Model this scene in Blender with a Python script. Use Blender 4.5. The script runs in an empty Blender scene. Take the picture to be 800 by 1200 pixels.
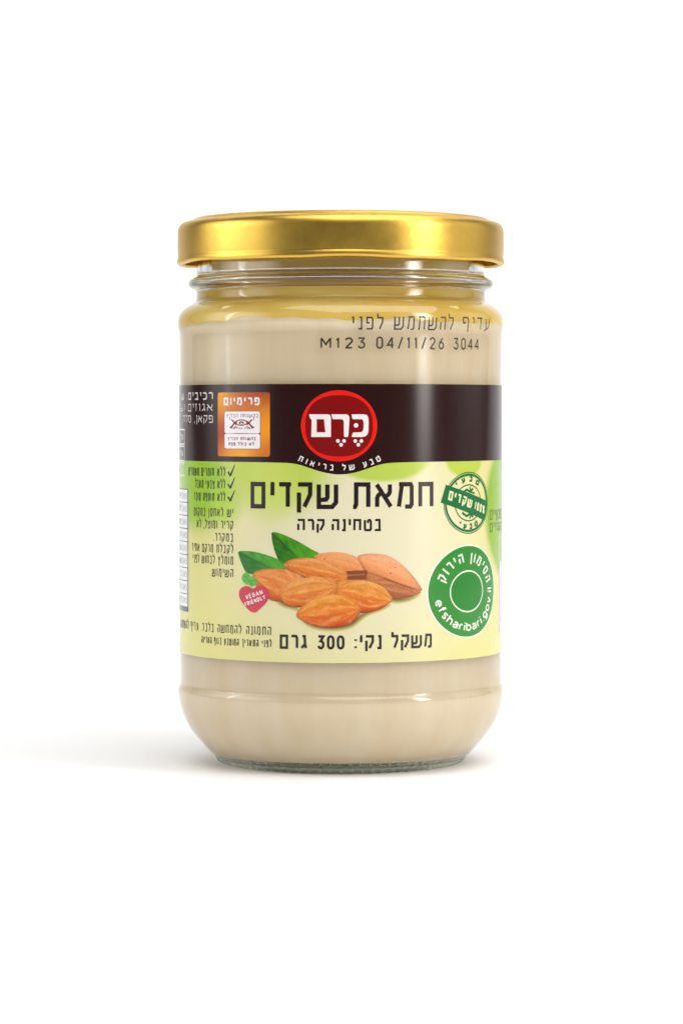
import bpy, bmesh, math, random
from mathutils import Vector, Matrix, noise
from mathutils.geometry import delaunay_2d_cdt, tessellate_polygon
random.seed(4)
PI = math.pi
sc = bpy.context.scene
COL = sc.collection
MM = 0.001

# ------------------------------------------------------------------ camera
# photograph measures: 0.2 mm per photo pixel at the jar's axis, camera 720 mm away,
# level with the upper third of the label and tipped down a little
PXMM = 0.2
Y_BASE = 892.2            # photo row of the jar's foot, on the axis
CAM = Vector((0.2, -720.0, (Y_BASE - 490) * PXMM))
PITCH = math.atan(110 / 3600.0)
cam_d = bpy.data.cameras.new('camera')
cam_d.sensor_fit = 'VERTICAL'
cam_d.sensor_height = 36.0
cam_d.sensor_width = 24.0
cam_d.lens = 108.0
cam_d.clip_start = 0.01
cam_d.clip_end = 50.0
cam = bpy.data.objects.new('camera', cam_d)
COL.objects.link(cam)
cam.location = CAM * MM
cam.rotation_euler = (PI / 2 - PITCH, 0, 0)
sc.camera = cam

# ------------------------------------------------------------------ world, lamps, exposure
world = bpy.data.worlds.new('World')
sc.world = world
world.use_nodes = True
bg = world.node_tree.nodes['Background']
bg.inputs['Color'].default_value = (1.0, 0.99, 0.98, 1)
bg.inputs['Strength'].default_value = 0.06


def area_lamp(name, loc, target, sx, sy, power, color=(1, 1, 1), soft=0.0):
    d = bpy.data.lights.new(name, 'AREA')
    d.shape = 'RECTANGLE'
    d.size = sx
    d.size_y = sy
    d.energy = power
    d.color = color
    if soft > 0:
        # a softbox is brightest in the middle of its cloth and falls off towards the frame
        d.use_nodes = True
        nt = d.node_tree
        em = nt.nodes['Emission']
        ge = nt.nodes.new('ShaderNodeNewGeometry')
        se = nt.nodes.new('ShaderNodeSeparateXYZ')
        nt.links.new(ge.outputs['Parametric'], se.inputs[0])
        prod = None
        for k in (0, 1):
            a = nt.nodes.new('ShaderNodeMath'); a.operation = 'SUBTRACT'; a.inputs[1].default_value = 0.5
            nt.links.new(se.outputs[k], a.inputs[0])
            b = nt.nodes.new('ShaderNodeMath'); b.operation = 'ABSOLUTE'
            nt.links.new(a.outputs[0], b.inputs[0])
            m = nt.nodes.new('ShaderNodeMapRange'); m.interpolation_type = 'SMOOTHSTEP'
            m.inputs['From Min'].default_value = 0.5
            m.inputs['From Max'].default_value = 0.5 - 0.5 * soft
            nt.links.new(b.outputs[0], m.inputs['Value'])
            if prod is None:
                prod = m.outputs[0]
            else:
                c = nt.nodes.new('ShaderNodeMath'); c.operation = 'MULTIPLY'
                nt.links.new(prod, c.inputs[0]); nt.links.new(m.outputs[0], c.inputs[1])
                prod = c.outputs[0]
        nt.links.new(prod, em.inputs['Strength'])
    o = bpy.data.objects.new(name, d)
    COL.objects.link(o)
    o.location = loc
    o.rotation_euler = (Vector(target) - Vector(loc)).to_track_quat('-Z', 'Y').to_euler()
    return o


# strip softbox front right (its reflection is the bright stripe on the label)
area_lamp('softbox_key', (0.61, -0.36, 0.295), (0, 0, 0.24), 0.21, 0.56, 6.7, (1, 0.985, 0.965), 0.85)
# broad dim softbox on the left, with a narrow strip in front of it
area_lamp('softbox_side', (-0.64, -0.12, 0.30), (0, 0, 0.22), 0.95, 0.62, 4.7, (1, 1, 1), 0.7)
area_lamp('softbox_side_strip', (-0.58, -0.06, 0.28), (0, 0, 0.24), 0.07, 0.5, 1.2, (1, 1, 1), 1.0)
# dim broad softbox on the right behind the strip
area_lamp('softbox_right', (0.66, 0.14, 0.30), (0, 0, 0.22), 0.64, 0.62, 1.2, (1, 1, 1), 0.8)
# big overhead bank over the sweep
area_lamp('softbox_overhead', (0.26, -0.36, 1.06), (0.0, 0.06, 0.0), 1.5, 1.2, 16.2)
# lamp that washes the back of the sweep
area_lamp('softbox_backdrop', (0.0, 0.75, 1.2), (0, 1.5, 0.25), 2.0, 0.5, 12.8)

sc.render.engine = 'CYCLES'
cy = sc.cycles
cy.use_denoising = True
cy.caustics_reflective = True
cy.caustics_refractive = True
cy.blur_glossy = 0.4
cy.max_bounces = 18
cy.transmission_bounces = 14
cy.glossy_bounces = 8
cy.diffuse_bounces = 10
cy.sample_clamp_indirect = 30.0
sc.view_settings.view_transform = 'Standard'
sc.view_settings.look = 'None'
sc.view_settings.exposure = 0.0
sc.view_settings.gamma = 1.0


# ------------------------------------------------------------------ materials
def lin(r, g, b):
    def f(c):
        c = c / 255.0
        return c / 12.92 if c <= 0.04045 else ((c + 0.055) / 1.055) ** 2.4
    return (f(r), f(g), f(b), 1.0)


def nmat(name):
    m = bpy.data.materials.new(name)
    m.use_nodes = True
    nt = m.node_tree
    return m, nt, nt.nodes['Principled BSDF']


PRINT_ROUGH = 0.20


def ink(name, rgb, rough=PRINT_ROUGH, var=0.06, scale=420.0):
    """printed colour: flat ink with a faint mottling of its own"""
    m, nt, p = nmat(name)
    p.inputs['Roughness'].default_value = rough
    p.inputs['Specular IOR Level'].default_value = 0.72
    tc = nt.nodes.new('ShaderNodeTexCoord')
    nz = nt.nodes.new('ShaderNodeTexNoise')
    nz.inputs['Scale'].default_value = scale
    nz.inputs['Detail'].default_value = 3
    nt.links.new(tc.outputs['Object'], nz.inputs['Vector'])
    mx = nt.nodes.new('ShaderNodeMix')
    mx.data_type = 'RGBA'
    c = lin(*rgb)
    mx.inputs['A'].default_value = tuple(x * (1 - var) for x in c[:3]) + (1,)
    mx.inputs['B'].default_value = tuple(min(1, x * (1 + var)) for x in c[:3]) + (1,)
    nt.links.new(nz.outputs['Fac'], mx.inputs['Factor'])
    nt.links.new(mx.outputs['Result'], p.inputs['Base Color'])
    return m


def math_node(nt, op, a, b=None, clamp=False):
    n = nt.nodes.new('ShaderNodeMath')
    n.operation = op
    n.use_clamp = clamp
    for i, v in enumerate((a, b)):
        if v is None:
            continue
        if isinstance(v, (int, float)):
            n.inputs[i].default_value = v
        else:
            nt.links.new(v, n.inputs[i])
    return n.outputs[0]


def uv_mm(nt):
    t = nt.nodes.new('ShaderNodeUVMap')
    t.uv_map = 'UVMap'
    s = nt.nodes.new('ShaderNodeSeparateXYZ')
    nt.links.new(t.outputs[0], s.inputs[0])
    u = math_node(nt, 'MULTIPLY', s.outputs[0], 100.0)
    v = math_node(nt, 'MULTIPLY', s.outputs[1], 100.0)
    return u, v, t.outputs[0]


def blob(nt, u, v, cu, cv, ru, rv, soft, rot=0.0):
    """soft-edged ellipse mask in label millimetres"""
    du = math_node(nt, 'SUBTRACT', u, cu)
    dv = math_node(nt, 'SUBTRACT', v, cv)
    if rot:
        c, s = math.cos(rot), math.sin(rot)
        a = math_node(nt, 'ADD', math_node(nt, 'MULTIPLY', du, c), math_node(nt, 'MULTIPLY', dv, s))
        b = math_node(nt, 'ADD', math_node(nt, 'MULTIPLY', du, -s), math_node(nt, 'MULTIPLY', dv, c))
        du, dv = a, b
    du = math_node(nt, 'DIVIDE', du, ru)
    dv = math_node(nt, 'DIVIDE', dv, rv)
    d = math_node(nt, 'SQRT', math_node(nt, 'ADD', math_node(nt, 'MULTIPLY', du, du), math_node(nt, 'MULTIPLY', dv, dv)))
    mr = nt.nodes.new('ShaderNodeMapRange')
    mr.interpolation_type = 'SMOOTHSTEP'
    mr.inputs['From Min'].default_value = 1 + soft
    mr.inputs['From Max'].default_value = 1 - soft
    mr.inputs['To Min'].default_value = 0
    mr.inputs['To Max'].default_value = 1
    nt.links.new(d, mr.inputs['Value'])
    return mr.outputs[0]


def over(nt, base, colour, fac, k=1.0):
    mx = nt.nodes.new('ShaderNodeMix')
    mx.data_type = 'RGBA'
    if isinstance(base, tuple):
        mx.inputs['A'].default_value = base
    else:
        nt.links.new(base, mx.inputs['A'])
    mx.inputs['B'].default_value = colour
    f = math_node(nt, 'MULTIPLY', fac, k) if k != 1.0 else fac
    nt.links.new(f, mx.inputs['Factor'])
    return mx.outputs['Result']


# ------------------------------------------------------------------ geometry helpers
R_LABEL = 37.60


def cam_ray(px, py):
    x = (px - 400) / 3600.0
    y = (600 - py) / 3600.0
    c, s = math.cos(PITCH), math.sin(PITCH)
    return Vector((x, c + y * s, -s + y * c))     # right, forward, up with the tip-down


def unproj(px, py, R=R_LABEL):
    """photo pixel -> (arc length u, height v) on the label's cylinder, in mm"""
    d = cam_ray(px, py)
    a = d.x ** 2 + d.y ** 2
    b = 2 * (CAM.x * d.x + CAM.y * d.y)
    c = CAM.x ** 2 + CAM.y ** 2 - R * R
    disc = max(0.0, b * b - 4 * a * c)
    t = (-b - math.sqrt(disc)) / (2 * a)
    p = CAM + d * t
    return math.atan2(p.x, -p.y) * R, p.z


def wrap(u, v, off, R=R_LABEL):
    th = u / R
    r = R + off
    return (r * math.sin(th), -r * math.cos(th), v)


def link(name, me, mats, parent=None, smooth=False):
    o = bpy.data.objects.new(name, me)
    COL.objects.link(o)
    for m in (mats if isinstance(mats, (list, tuple)) else [mats]):
        me.materials.append(m)
    if parent is not None:
        o.parent = parent
    if smooth:
        for p in me.polygons:
            p.use_smooth = True
    return o


class Flat:
    """Collects flat print (label millimetres), cut finely and wrapped onto the cylinder as one mesh."""

    def __init__(self):
        self.items = []      # (verts2d, faces, material index, layer, colours)

    def tris(self, verts, faces, mi=0, layer=0, cols=None):
        self.items.append((verts, faces, mi, layer, cols))

    def poly(self, pts, mi=0, layer=0, holes=()):
        loops = [[Vector((p[0], p[1], 0)) for p in pts]] + [[Vector((p[0], p[1], 0)) for p in h] for h in holes]
        fs = tessellate_polygon(loops)
        vs = [(p.x, p.y) for l in loops for p in l]
        self.tris(vs, [tuple(f) for f in fs], mi, layer)

    def union(self, quads, mi=0, layer=0):
        vs, fs = [], []
        for q in quads:
            q = list(q)
            ar = sum(q[i][0] * q[(i + 1) % len(q)][1] - q[(i + 1) % len(q)][0] * q[i][1] for i in range(len(q)))
            if ar < 0:
                q.reverse()
            k = len(vs)
            vs += [Vector((p[0], p[1])) for p in q]
            fs.append(list(range(k, k + len(q))))
        if not vs:
            return
        r = delaunay_2d_cdt(vs, [], fs, 0, 1e-5)
        out = [tuple(f) for f, of in zip(r[2], r[5]) if of]
        self.tris([(p.x, p.y) for p in r[0]], out, mi, layer)

    def shaded(self, pts, fn, mi=0, layer=0, step=0.45):
        """polygon filled with a fine point grid, coloured per vertex by fn(u, v)"""
        xs = [p[0] for p in pts]
        ys = [p[1] for p in pts]

        def inside(x, y):
            c = False
            n = len(pts)
            for i in range(n):
                x1, y1 = pts[i]
                x2, y2 = pts[(i + 1) % n]
                if (y1 > y) != (y2 > y) and x < (x2 - x1) * (y - y1) / (y2 - y1) + x1:
                    c = not c
            return c
        ar = sum(pts[i][0] * pts[(i + 1) % len(pts)][1] - pts[(i + 1) % len(pts)][0] * pts[i][1] for i in range(len(pts)))
        vs = [Vector(p) for p in (pts if ar > 0 else pts[::-1])]
        n = len(vs)
        x = min(xs)
        row = 0
        while x < max(xs):
            y = min(ys) + (row % 2) * step * 0.5
            while y < max(ys):
                if inside(x, y):
                    vs.append(Vector((x, y)))
                y += step
            x += step * 0.87
            row += 1
        r = delaunay_2d_cdt(vs, [], [list(range(n))], 0, 1e-5)
        out = [tuple(f) for f, of in zip(r[2], r[5]) if of]
        v2 = [(p.x, p.y) for p in r[0]]
        self.tris(v2, out, mi, layer, [fn(*p) for p in v2])

    def build(self, name, mats, parent, base=0.04, R=R_LABEL, cut=1.0, rfun=None, step=0.012, skirt=0.0):
        bm = bmesh.new()
        lay = bm.verts.layers.float.new('off')
        cl = bm.verts.layers.float_color.new('Col')
        for verts, faces, mi, layer, cols in self.items:
            bv = []
            for i, (u, v) in enumerate(verts):
                b = bm.verts.new((u, v, 0))
                b[lay] = base + layer * step
                b[cl] = cols[i] if cols else (1, 1, 1, 1)
                bv.append(b)
            for f in faces:
                try:
                    bf = bm.faces.new([bv[i] for i in f])
                    bf.material_index = mi
                except ValueError:
                    pass
        us = [v.co.x for v in bm.verts]
        k = math.ceil(min(us) / cut)
        while k * cut < max(us):
            bmesh.ops.bisect_plane(bm, geom=bm.verts[:] + bm.edges[:] + bm.faces[:], dist=1e-5,
                                   plane_co=(k * cut, 0, 0), plane_no=(1, 0, 0))
            k += 1
        uvl = bm.loops.layers.uv.new('UVMap')
        for f in bm.faces:
            f.normal_update()
            if f.normal.z < 0:
                f.normal_flip()
            for l in f.loops:
                l[uvl].uv = (l.vert.co.x / 100, l.vert.co.y / 100)
        for v in bm.verts:
            u, w = v.co.x, v.co.y
            if rfun:
                rr = rfun(w)
                th = u / R
                r = rr + v[lay]
                p = (r * math.sin(th), -r * math.cos(th), w)
            else:
                p = wrap(u, w, v[lay], R)
            v.co = Vector(p) * MM
        if skirt:
            be = [e for e in bm.edges if e.is_boundary]
            ex = bmesh.ops.extrude_edge_only(bm, edges=be)
            for v in ex['geom']:
                if isinstance(v, bmesh.types.BMVert):
                    r = math.hypot(v.co.x, v.co.y)
                    k = (r - skirt * MM) / r
                    v.co.x *= k
                    v.co.y *= k
            for f in ex['geom']:
                if isinstance(f, bmesh.types.BMFace):
                    f.smooth = False
        me = bpy.data.meshes.new(name)
        bm.to_mesh(me)
        bm.free()
        return link(name, me, mats, parent, smooth=not skirt)


def stroke(pts, t, closed=False):
    """polyline -> mitred quads of width t"""
    q = []
    for p in pts:
        if not q or (p[0] - q[-1][0]) ** 2 + (p[1] - q[-1][1]) ** 2 > 1e-10:
            q.append(p)
    if closed and len(q) > 1 and (q[0][0] - q[-1][0]) ** 2 + (q[0][1] - q[-1][1]) ** 2 < 1e-10:
        q.pop()
    n = len(q)
    if n < 2:
        return []
    h = t / 2
    out = []

    def nrm(p, r):
        dx, dy = r[0] - p[0], r[1] - p[1]
        l = math.hypot(dx, dy)
        return (-dy / l, dx / l)
    m = n if closed else n - 1
    ns = [nrm(q[i], q[(i + 1) % n]) for i in range(m)]
    for i in range(m):
        a, b = q[i], q[(i + 1) % n]
        x, y = ns[i][0] * h, ns[i][1] * h
        out.append([(a[0] - x, a[1] - y), (b[0] - x, b[1] - y), (b[0] + x, b[1] + y), (a[0] + x, a[1] + y)])
    for i in range(n if closed else n - 2):
        k = i if closed else i + 1
        n1, n2 = ns[(k - 1) % m], ns[k % m]
        cr_ = n1[0] * n2[1] - n1[1] * n2[0]
        if abs(cr_) < 1e-4:
            continue
        sg = -h if cr_ > 0 else h
        b = q[k]
        p1, p2 = (b[0] + n1[0] * sg, b[1] + n1[1] * sg), (b[0] + n2[0] * sg, b[1] + n2[1] * sg)
        mx, my = n1[0] + n2[0], n1[1] + n2[1]
        l2 = mx * mx + my * my
        if l2 > 0.9:
            out.append([b, p1, (b[0] + mx * sg * 2 / l2, b[1] + my * sg * 2 / l2), p2])
        else:
            out.append([b, p1, p2])
    return out


def arc(cx, cy, rx, ry, a0, a1, n=8):
    return [(cx + rx * math.cos(math.radians(a0 + (a1 - a0) * i / n)), cy + ry * math.sin(math.radians(a0 + (a1 - a0) * i / n))) for i in range(n + 1)]


def ell(cx, cy, rx, ry, n=72, e=2.0, rot=0.0):
    out = []
    for i in range(n):
        a = 2 * PI * i / n
        c, s = math.cos(a), math.sin(a)
        x = rx * math.copysign(abs(c) ** (2 / e), c)
        y = ry * math.copysign(abs(s) ** (2 / e), s)
        out.append((cx + x * math.cos(rot) - y * math.sin(rot), cy + x * math.sin(rot) + y * math.cos(rot)))
    return out


def rrect(x0, y0, x1, y1, r, n=5):
    return (arc(x1 - r, y1 - r, r, r, 0, 90, n) + arc(x0 + r, y1 - r, r, r, 90, 180, n)
            + arc(x0 + r, y0 + r, r, r, 180, 270, n) + arc(x1 - r, y0 + r, r, r, 270, 360, n))


# ------------------------------------------------------------------ monoline lettering
# letter -> (relative width, strokes in a unit box; y below 0 or above 1 = descender or ascender)
O_ = [[(.5, 1)] + arc(.5, .72, .5, .28, 90, 0, 5) + arc(.5, .28, .5, .28, 0, -180, 10) + arc(.5, .72, .5, .28, 180, 90, 5)]
G = {
    'א': (.66, [[(0, 1), (1, 0)], [(.93, 1), (.93, .66), (.84, .55), (.60, .45)], [(.03, 0), (.03, .40), (.12, .52), (.34, .62)]]),
    'ב': (.60, [[(.06, 1), (.82, 1), (.82, 0)], [(0, 0), (1.08, 0)]]),
    'ג': (.46, [[(.2, 1), (.72, 1), (.78, .4), (1, 0)], [(.78, .33), (0, 0)]]),
    'ד': (.60, [[(0, 1), (1.05, 1)], [(.76, 1), (.76, 0)]]),
    'ה': (.60, [[(0, 1), (1, 1), (1, 0)], [(.08, .62), (.08, 0)]]),
    'ו': (.22, [[(.1, 1), (1, 1), (1, 0)]]),
    'ז': (.32, [[(0, 1), (1, 1)], [(.5, 1), (.5, 0)]]),
    'ח': (.58, [[(0, 0), (0, 1), (1, 1), (1, 0)]]),
    'ט': (.60, [[(0, 1), (0, .12), (.12, 0), (.88, 0), (1, .12), (1, .85), (.85, 1), (.5, 1)], [(.5, 1), (.5, .7)]]),
    'י': (.24, [[(.1, 1), (1, 1), (1, .5)]]),
    'כ': (.56, [[(0, 1), (.75, 1), (1, .82), (1, .18), (.75, 0), (0, 0)]]),
    'ך': (.54, [[(0, 1), (1, 1), (1, -.3)]]),
    'ל': (.50, [[(.04, 1.33), (.04, .98), (1, .98), (1, .62), (.45, 0)]]),
    'ם': (.58, [[(0, 0), (0, 1), (1, 1), (1, 0), (0, 0)]]),
    'מ': (.62, [[(.04, 1), (.92, 1), (1, .9), (1, .1), (.9, 0), (.5, 0)], [(.26, 1), (.04, 0)]]),
    'נ': (.36, [[(.25, 1), (1, 1), (1, 0), (0, 0)]]),
    'ן': (.22, [[(.1, 1), (1, 1), (1, -.3)]]),
    'ס': (.60, [[(0, 1), (.9, 1), (1, .85), (1, .35), (.72, 0), (.35, 0), (.08, .35), (.08, 1)]]),
    'ע': (.58, [[(1, 1), (1, .35), (.85, .14), (0, -.12)], [(.14, 1), (.46, .05)]]),
    'פ': (.58, [[(.48, .52), (.06, .52), (.06, 1), (.85, 1), (1, .85), (1, .12), (.88, 0), (0, 0)]]),
    'ף': (.56, [[(.48, .52), (.06, .52), (.06, 1), (.85, 1), (1, .85), (1, -.3)]]),
    'צ': (.58, [[(0, 1), (.95, .12), (.9, 0), (0, 0)], [(.96, 1), (.92, .68), (.55, .48)]]),
    'ץ': (.54, [[(0, 1), (.5, .5), (.5, -.3)], [(.98, 1), (.95, .7), (.5, .5)]]),
    'ק': (.62, [[(0, 1), (1, 1), (1, .55), (.52, 0)], [(.08, .64), (.08, -.26)]]),
    'ר': (.54, [[(0, 1), (.85, 1), (1, .85), (1, 0)]]),
    'ש': (.80, [[(0, 1), (0, 0), (.78, 0), (1, .2), (1, 1)], [(.5, 1), (.5, .42), (.42, .33), (0, .3)]]),
    'ת': (.66, [[(0, 0), (.12, 0), (.2, .1), (.2, 1), (1, 1), (1, 0)]]),
    '״': (.22, [[(.15, 1.05), (.1, .72)], [(.9, 1.05), (.85, .72)]]),
    '0': (.50, O_),
    '1': (.30, [[(.05, .78), (.6, 1), (.6, 0)]]),
    '2': (.50, [arc(.5, .72, .5, .28, 165, -20, 8) + [(0, 0), (1, 0)]]),
    '3': (.50, [[(.02, 1), (.98, 1), (.45, .60)] + arc(.5, .3, .5, .3, 80, -160, 8)]),
    '4': (.52, [[(.78, 0), (.78, 1), (0, .28), (1.08, .28)]]),
    '5': (.50, [[(.92, 1), (.12, 1), (.06, .56)] + arc(.48, .33, .52, .33, 110, -150, 8)]),
    '6': (.50, [[(.85, 1), (.3, .68)] + arc(.5, .3, .5, .3, 150, -210, 12)]),
    'M': (.66, [[(0, 0), (0, 1), (.5, .35), (1, 1), (1, 0)]]),
    '/': (.42, [[(0, -.05), (1, 1.05)]]),
    '%': (.62, [[(.1, 0), (.9, 1)], arc(.2, .78, .2, .2, 0, 360, 8), arc(.8, .22, .2, .2, 0, 360, 8)]),
    ':': (.14, [[(.5, .02), (.5, .16)], [(.5, .62), (.5, .76)]]),
    '.': (.12, [[(.5, 0), (.5, .1)]]),
    ',': (.14, [[(.7, .1), (.3, -.18)]]),
    '-': (.34, [[(0, .5), (1, .5)]]),
    'V': (.62, [[(0, 1), (.5, 0), (1, 1)]]), 'E': (.5, [[(1, 1), (0, 1), (0, 0), (1, 0)], [(0, .52), (.8, .52)]]),
    'G': (.6, [arc(.5, .5, .5, .5, 45, 360, 10) + [(.6, .45)]]), 'A': (.62, [[(0, 0), (.5, 1), (1, 0)], [(.2, .35), (.8, .35)]]),
    'N': (.6, [[(0, 0), (0, 1), (1, 0), (1, 1)]]), 'F': (.5, [[(1, 1), (0, 1), (0, 0)], [(0, .52), (.8, .52)]]),
    'R': (.55, [[(0, 0), (0, 1), (.7, 1), (1, .85), (1, .65), (.7, .5), (0, .5)], [(.5, .5), (1, 0)]]),
    'I': (.16, [[(.5, 0), (.5, 1)]]), 'D': (.58, [[(0, 0), (0, 1), (.6, 1), (1, .7), (1, .3), (.6, 0), (0, 0)]]),
    'L': (.48, [[(0, 1), (0, 0), (1, 0)]]), 'Y': (.6, [[(0, 1), (.5, .5), (1, 1)], [(.5, .5), (.5, 0)]]),
    'e': (.56, [[(.02, .5), (1, .5)] + arc(.5, .5, .5, .5, 0, 310, 12)]),
    'f': (.40, [[(.35, 0), (.35, 1.15), (.5, 1.38), (1, 1.38)], [(0, .98), (.9, .98)]]),
    's': (.46, [[(.95, .9), (.6, 1), (.2, .95), (.05, .75), (.2, .58), (.8, .42), (.95, .22), (.75, .03), (.4, 0), (.02, .1)]]),
    'h': (.54, [[(0, 1.45), (0, 0)], [(0, .72), (.3, .98), (.72, .98), (1, .7), (1, 0)]]),
    'a': (.52, [[(.08, .92), (.4, 1), (.8, .95), (1, .7), (1, 0)], [(1, .55), (.35, .55), (.02, .38), (.02, .15), (.3, 0), (.7, .05), (1, .28)]]),
    'r': (.36, [[(0, 1), (0, 0)], [(0, .65), (.4, .95), (1, 1)]]),
    'i': (.12, [[(.5, 0), (.5, 1)], [(.5, 1.28), (.5, 1.44)]]),
    'b': (.56, [[(0, 1.45), (0, 0)], arc(.5, .5, .5, .5, 180, -180, 14)]),
    'g': (.56, [arc(.5, .5, .5, .5, 0, 360, 14), [(1, 1), (1, -.2), (.75, -.42), (.1, -.4)]]),
    'o': (.58, [arc(.5, .5, .5, .5, 0, 360, 14)]),
    'v': (.52, [[(0, 1), (.5, 0), (1, 1)]]),
    'l': (.12, [[(.5, 0), (.5, 1.45)]]),
}


def visual(s):
    """logical right-to-left string -> left-to-right order of the letters as they stand"""
    out, run = [], ''
    for ch in reversed(s):
        if ch in '0123456789%':
            run = ch + run
        else:
            out += list(run)
            run = ''
            out.append(ch)
    return out + list(run)


def glyph(ch, x0, y0, w, h, t):
    """strokes of one letter fitted in a box, as quads"""
    if ch not in G:
        return []
    quads = []
    for pl in G[ch][1]:
        pts = [(x0 + t / 2 + a * max(w - t, 0), y0 + t / 2 + b * (h - t)) for a, b in pl]
        closed = len(pts) > 2 and abs(pts[0][0] - pts[-1][0]) + abs(pts[0][1] - pts[-1][1]) < 1e-6
        quads += stroke(pts, t, closed)
    return quads


def line(F, s, u0, u1, v0, h, t, mi=0, layer=0, gap=.20, space=.34, heb=True, xf=None, stretch=None):
    """one line of lettering between u0 and u1 standing on v0; xf moves every letter's points"""
    chars = visual(s) if heb else list(s)
    fixed = sum(space * h if c == ' ' else 0 for c in chars) + gap * h * (len(chars) - 1)
    free = sum(0 if c == ' ' else G[c][0] * h for c in chars)
    k = ((u1 - u0) / (fixed + free))
    x = u0
    for c in chars:
        if c == ' ':
            x += (space * h + gap * h) * k
            continue
        w = G[c][0] * h * k
        q = glyph(c, x, v0, max(w, t), h, t)
        if xf:
            q = [[xf(p, x + w / 2) for p in f] for f in q]
        F.union(q, mi, layer)
        x += w + gap * h * k


def pline(F, s, xl, xr, yt, yb, t, mi=0, layer=0, ref=None, **kw):
    """line() from photo pixels: left/right ends, top and bottom rows read at column ref"""
    ref = xr if ref is None else ref
    ym = (yt + yb) / 2
    vt, vb = unproj(ref, yt)[1], unproj(ref, yb)[1]
    line(F, s, unproj(xl, ym)[0], unproj(xr, ym)[0], vb, vt - vb, t, mi, layer, **kw)


def P(x, y):
    return unproj(x, y)


def crop(ox, oy, s):
    return lambda x, y: unproj(ox + x / s, oy + y / s)


def smooth_loop(pts, it=2):
    for _ in range(it):
        q = []
        n = len(pts)
        for i in range(n):
            a, b = pts[i], pts[(i + 1) % n]
            q.append((a[0] * .75 + b[0] * .25, a[1] * .75 + b[1] * .25))
            q.append((a[0] * .25 + b[0] * .75, a[1] * .25 + b[1] * .75))
        pts = q
    return pts


def chaikin(pts, it=2):
    for _ in range(it):
        q = [pts[0]]
        for a, b in zip(pts, pts[1:]):
            q.append((a[0] * .75 + b[0] * .25, a[1] * .75 + b[1] * .25))
            q.append((a[0] * .25 + b[0] * .75, a[1] * .25 + b[1] * .75))
        q.append(pts[-1])
        pts = q
    return pts


def prof(pts, it=2):
    """photo-pixel profile (radius, row) -> (r, z) in mm, corners eased"""
    return [(r * PXMM, (Y_BASE - y) * PXMM) for r, y in chaikin(pts, it)]


def revolve(name, pr, seg, mat, parent, mod=None, closed=False):
    bm = bmesh.new()
    rings = []
    for r, z in pr:
        if r < 1e-6:
            rings.append([bm.verts.new((0, 0, z * MM))])
            continue
        ring = []
        for i in range(seg):
            th = 2 * PI * i / seg
            rr, zz = mod(r, z, th) if mod else (r, z)
            ring.append(bm.verts.new((rr * math.sin(th) * MM, -rr * math.cos(th) * MM, zz * MM)))
        rings.append(ring)
    pairs = list(zip(rings, rings[1:]))
    if closed:
        pairs.append((rings[-1], rings[0]))
    for a, b in pairs:
        if len(a) == 1 and len(b) == 1:
            continue
        for i in range(seg):
            j = (i + 1) % seg
            if len(a) == 1:
                bm.faces.new((a[0], b[j], b[i]))
            elif len(b) == 1:
                bm.faces.new((a[i], a[j], b[0]))
            else:
                bm.faces.new((a[i], a[j], b[j], b[i]))
    bmesh.ops.recalc_face_normals(bm, faces=bm.faces[:])
    me = bpy.data.meshes.new(name)
    bm.to_mesh(me)
    bm.free()
    return link(name, me, mat, parent, smooth=True)


# ------------------------------------------------------------------ setting: white studio sweep
m_floor, nt, p = nmat('white_sweep')
p.inputs['Roughness'].default_value = 0.6
tc = nt.nodes.new('ShaderNodeTexCoord')
nz = nt.nodes.new('ShaderNodeTexNoise')
nz.inputs['Scale'].default_value = 30
nz.inputs['Detail'].default_value = 5
nt.links.new(tc.outputs['Object'], nz.inputs['Vector'])
cr = nt.nodes.new('ShaderNodeValToRGB')
cr.color_ramp.elements[0].color = (0.87, 0.87, 0.875, 1)
cr.color_ramp.elements[1].color = (0.89, 0.89, 0.89, 1)
nt.links.new(nz.outputs['Fac'], cr.inputs['Fac'])
nt.links.new(cr.outputs['Color'], p.inputs['Base Color'])
path = [(-0.55, 0.0), (0.9, 0.0)] + [(0.9 + 0.6 * math.sin(a * PI / 32), 0.6 - 0.6 * math.cos(a * PI / 32)) for a in range(1, 17)] + [(1.5, 1.7)]
bm = bmesh.new()
rows = [[bm.verts.new((x, y, z)) for x in (-1.5, -0.5, 0.5, 1.5)] for y, z in path]
for a, b in zip(rows, rows[1:]):
    for i in range(3):
        bm.faces.new((a[i], a[i + 1], b[i + 1], b[i]))
me = bpy.data.meshes.new('floor')
bm.to_mesh(me)
bm.free()
fl = link('floor', me, m_floor, None, smooth=True)
fl['kind'] = 'structure'

# ------------------------------------------------------------------ the jar
jar = bpy.data.objects.new('almond_butter_jar', None)
COL.objects.link(jar)
jar.empty_display_size = 0.02
jar['label'] = 'glass jar of pale almond butter with a gold lid and brown and cream Hebrew label'
jar['category'] = 'jar'

# glass -------------------------------------------------------------
m_glass, nt, p = nmat('clear_glass')
p.inputs['Base Color'].default_value = (0.965, 0.99, 0.97, 1)
p.inputs['Roughness'].default_value = 0.03
p.inputs['IOR'].default_value = 1.5
p.inputs['Transmission Weight'].default_value = 1.0
tc = nt.nodes.new('ShaderNodeTexCoord')
nz = nt.nodes.new('ShaderNodeTexNoise')
nz.inputs['Scale'].default_value = 60
nz.inputs['Detail'].default_value = 2
mp = nt.nodes.new('ShaderNodeMapping')
mp.inputs['Scale'].default_value = (1, 1, 0.35)
nt.links.new(tc.outputs['Object'], mp.inputs['Vector'])
nt.links.new(mp.outputs[0], nz.inputs['Vector'])
bp = nt.nodes.new('ShaderNodeBump')
bp.inputs['Strength'].default_value = 0.4
bp.inputs['Distance'].default_value = 0.0006
nt.links.new(nz.outputs['Fac'], bp.inputs['Height'])
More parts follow.
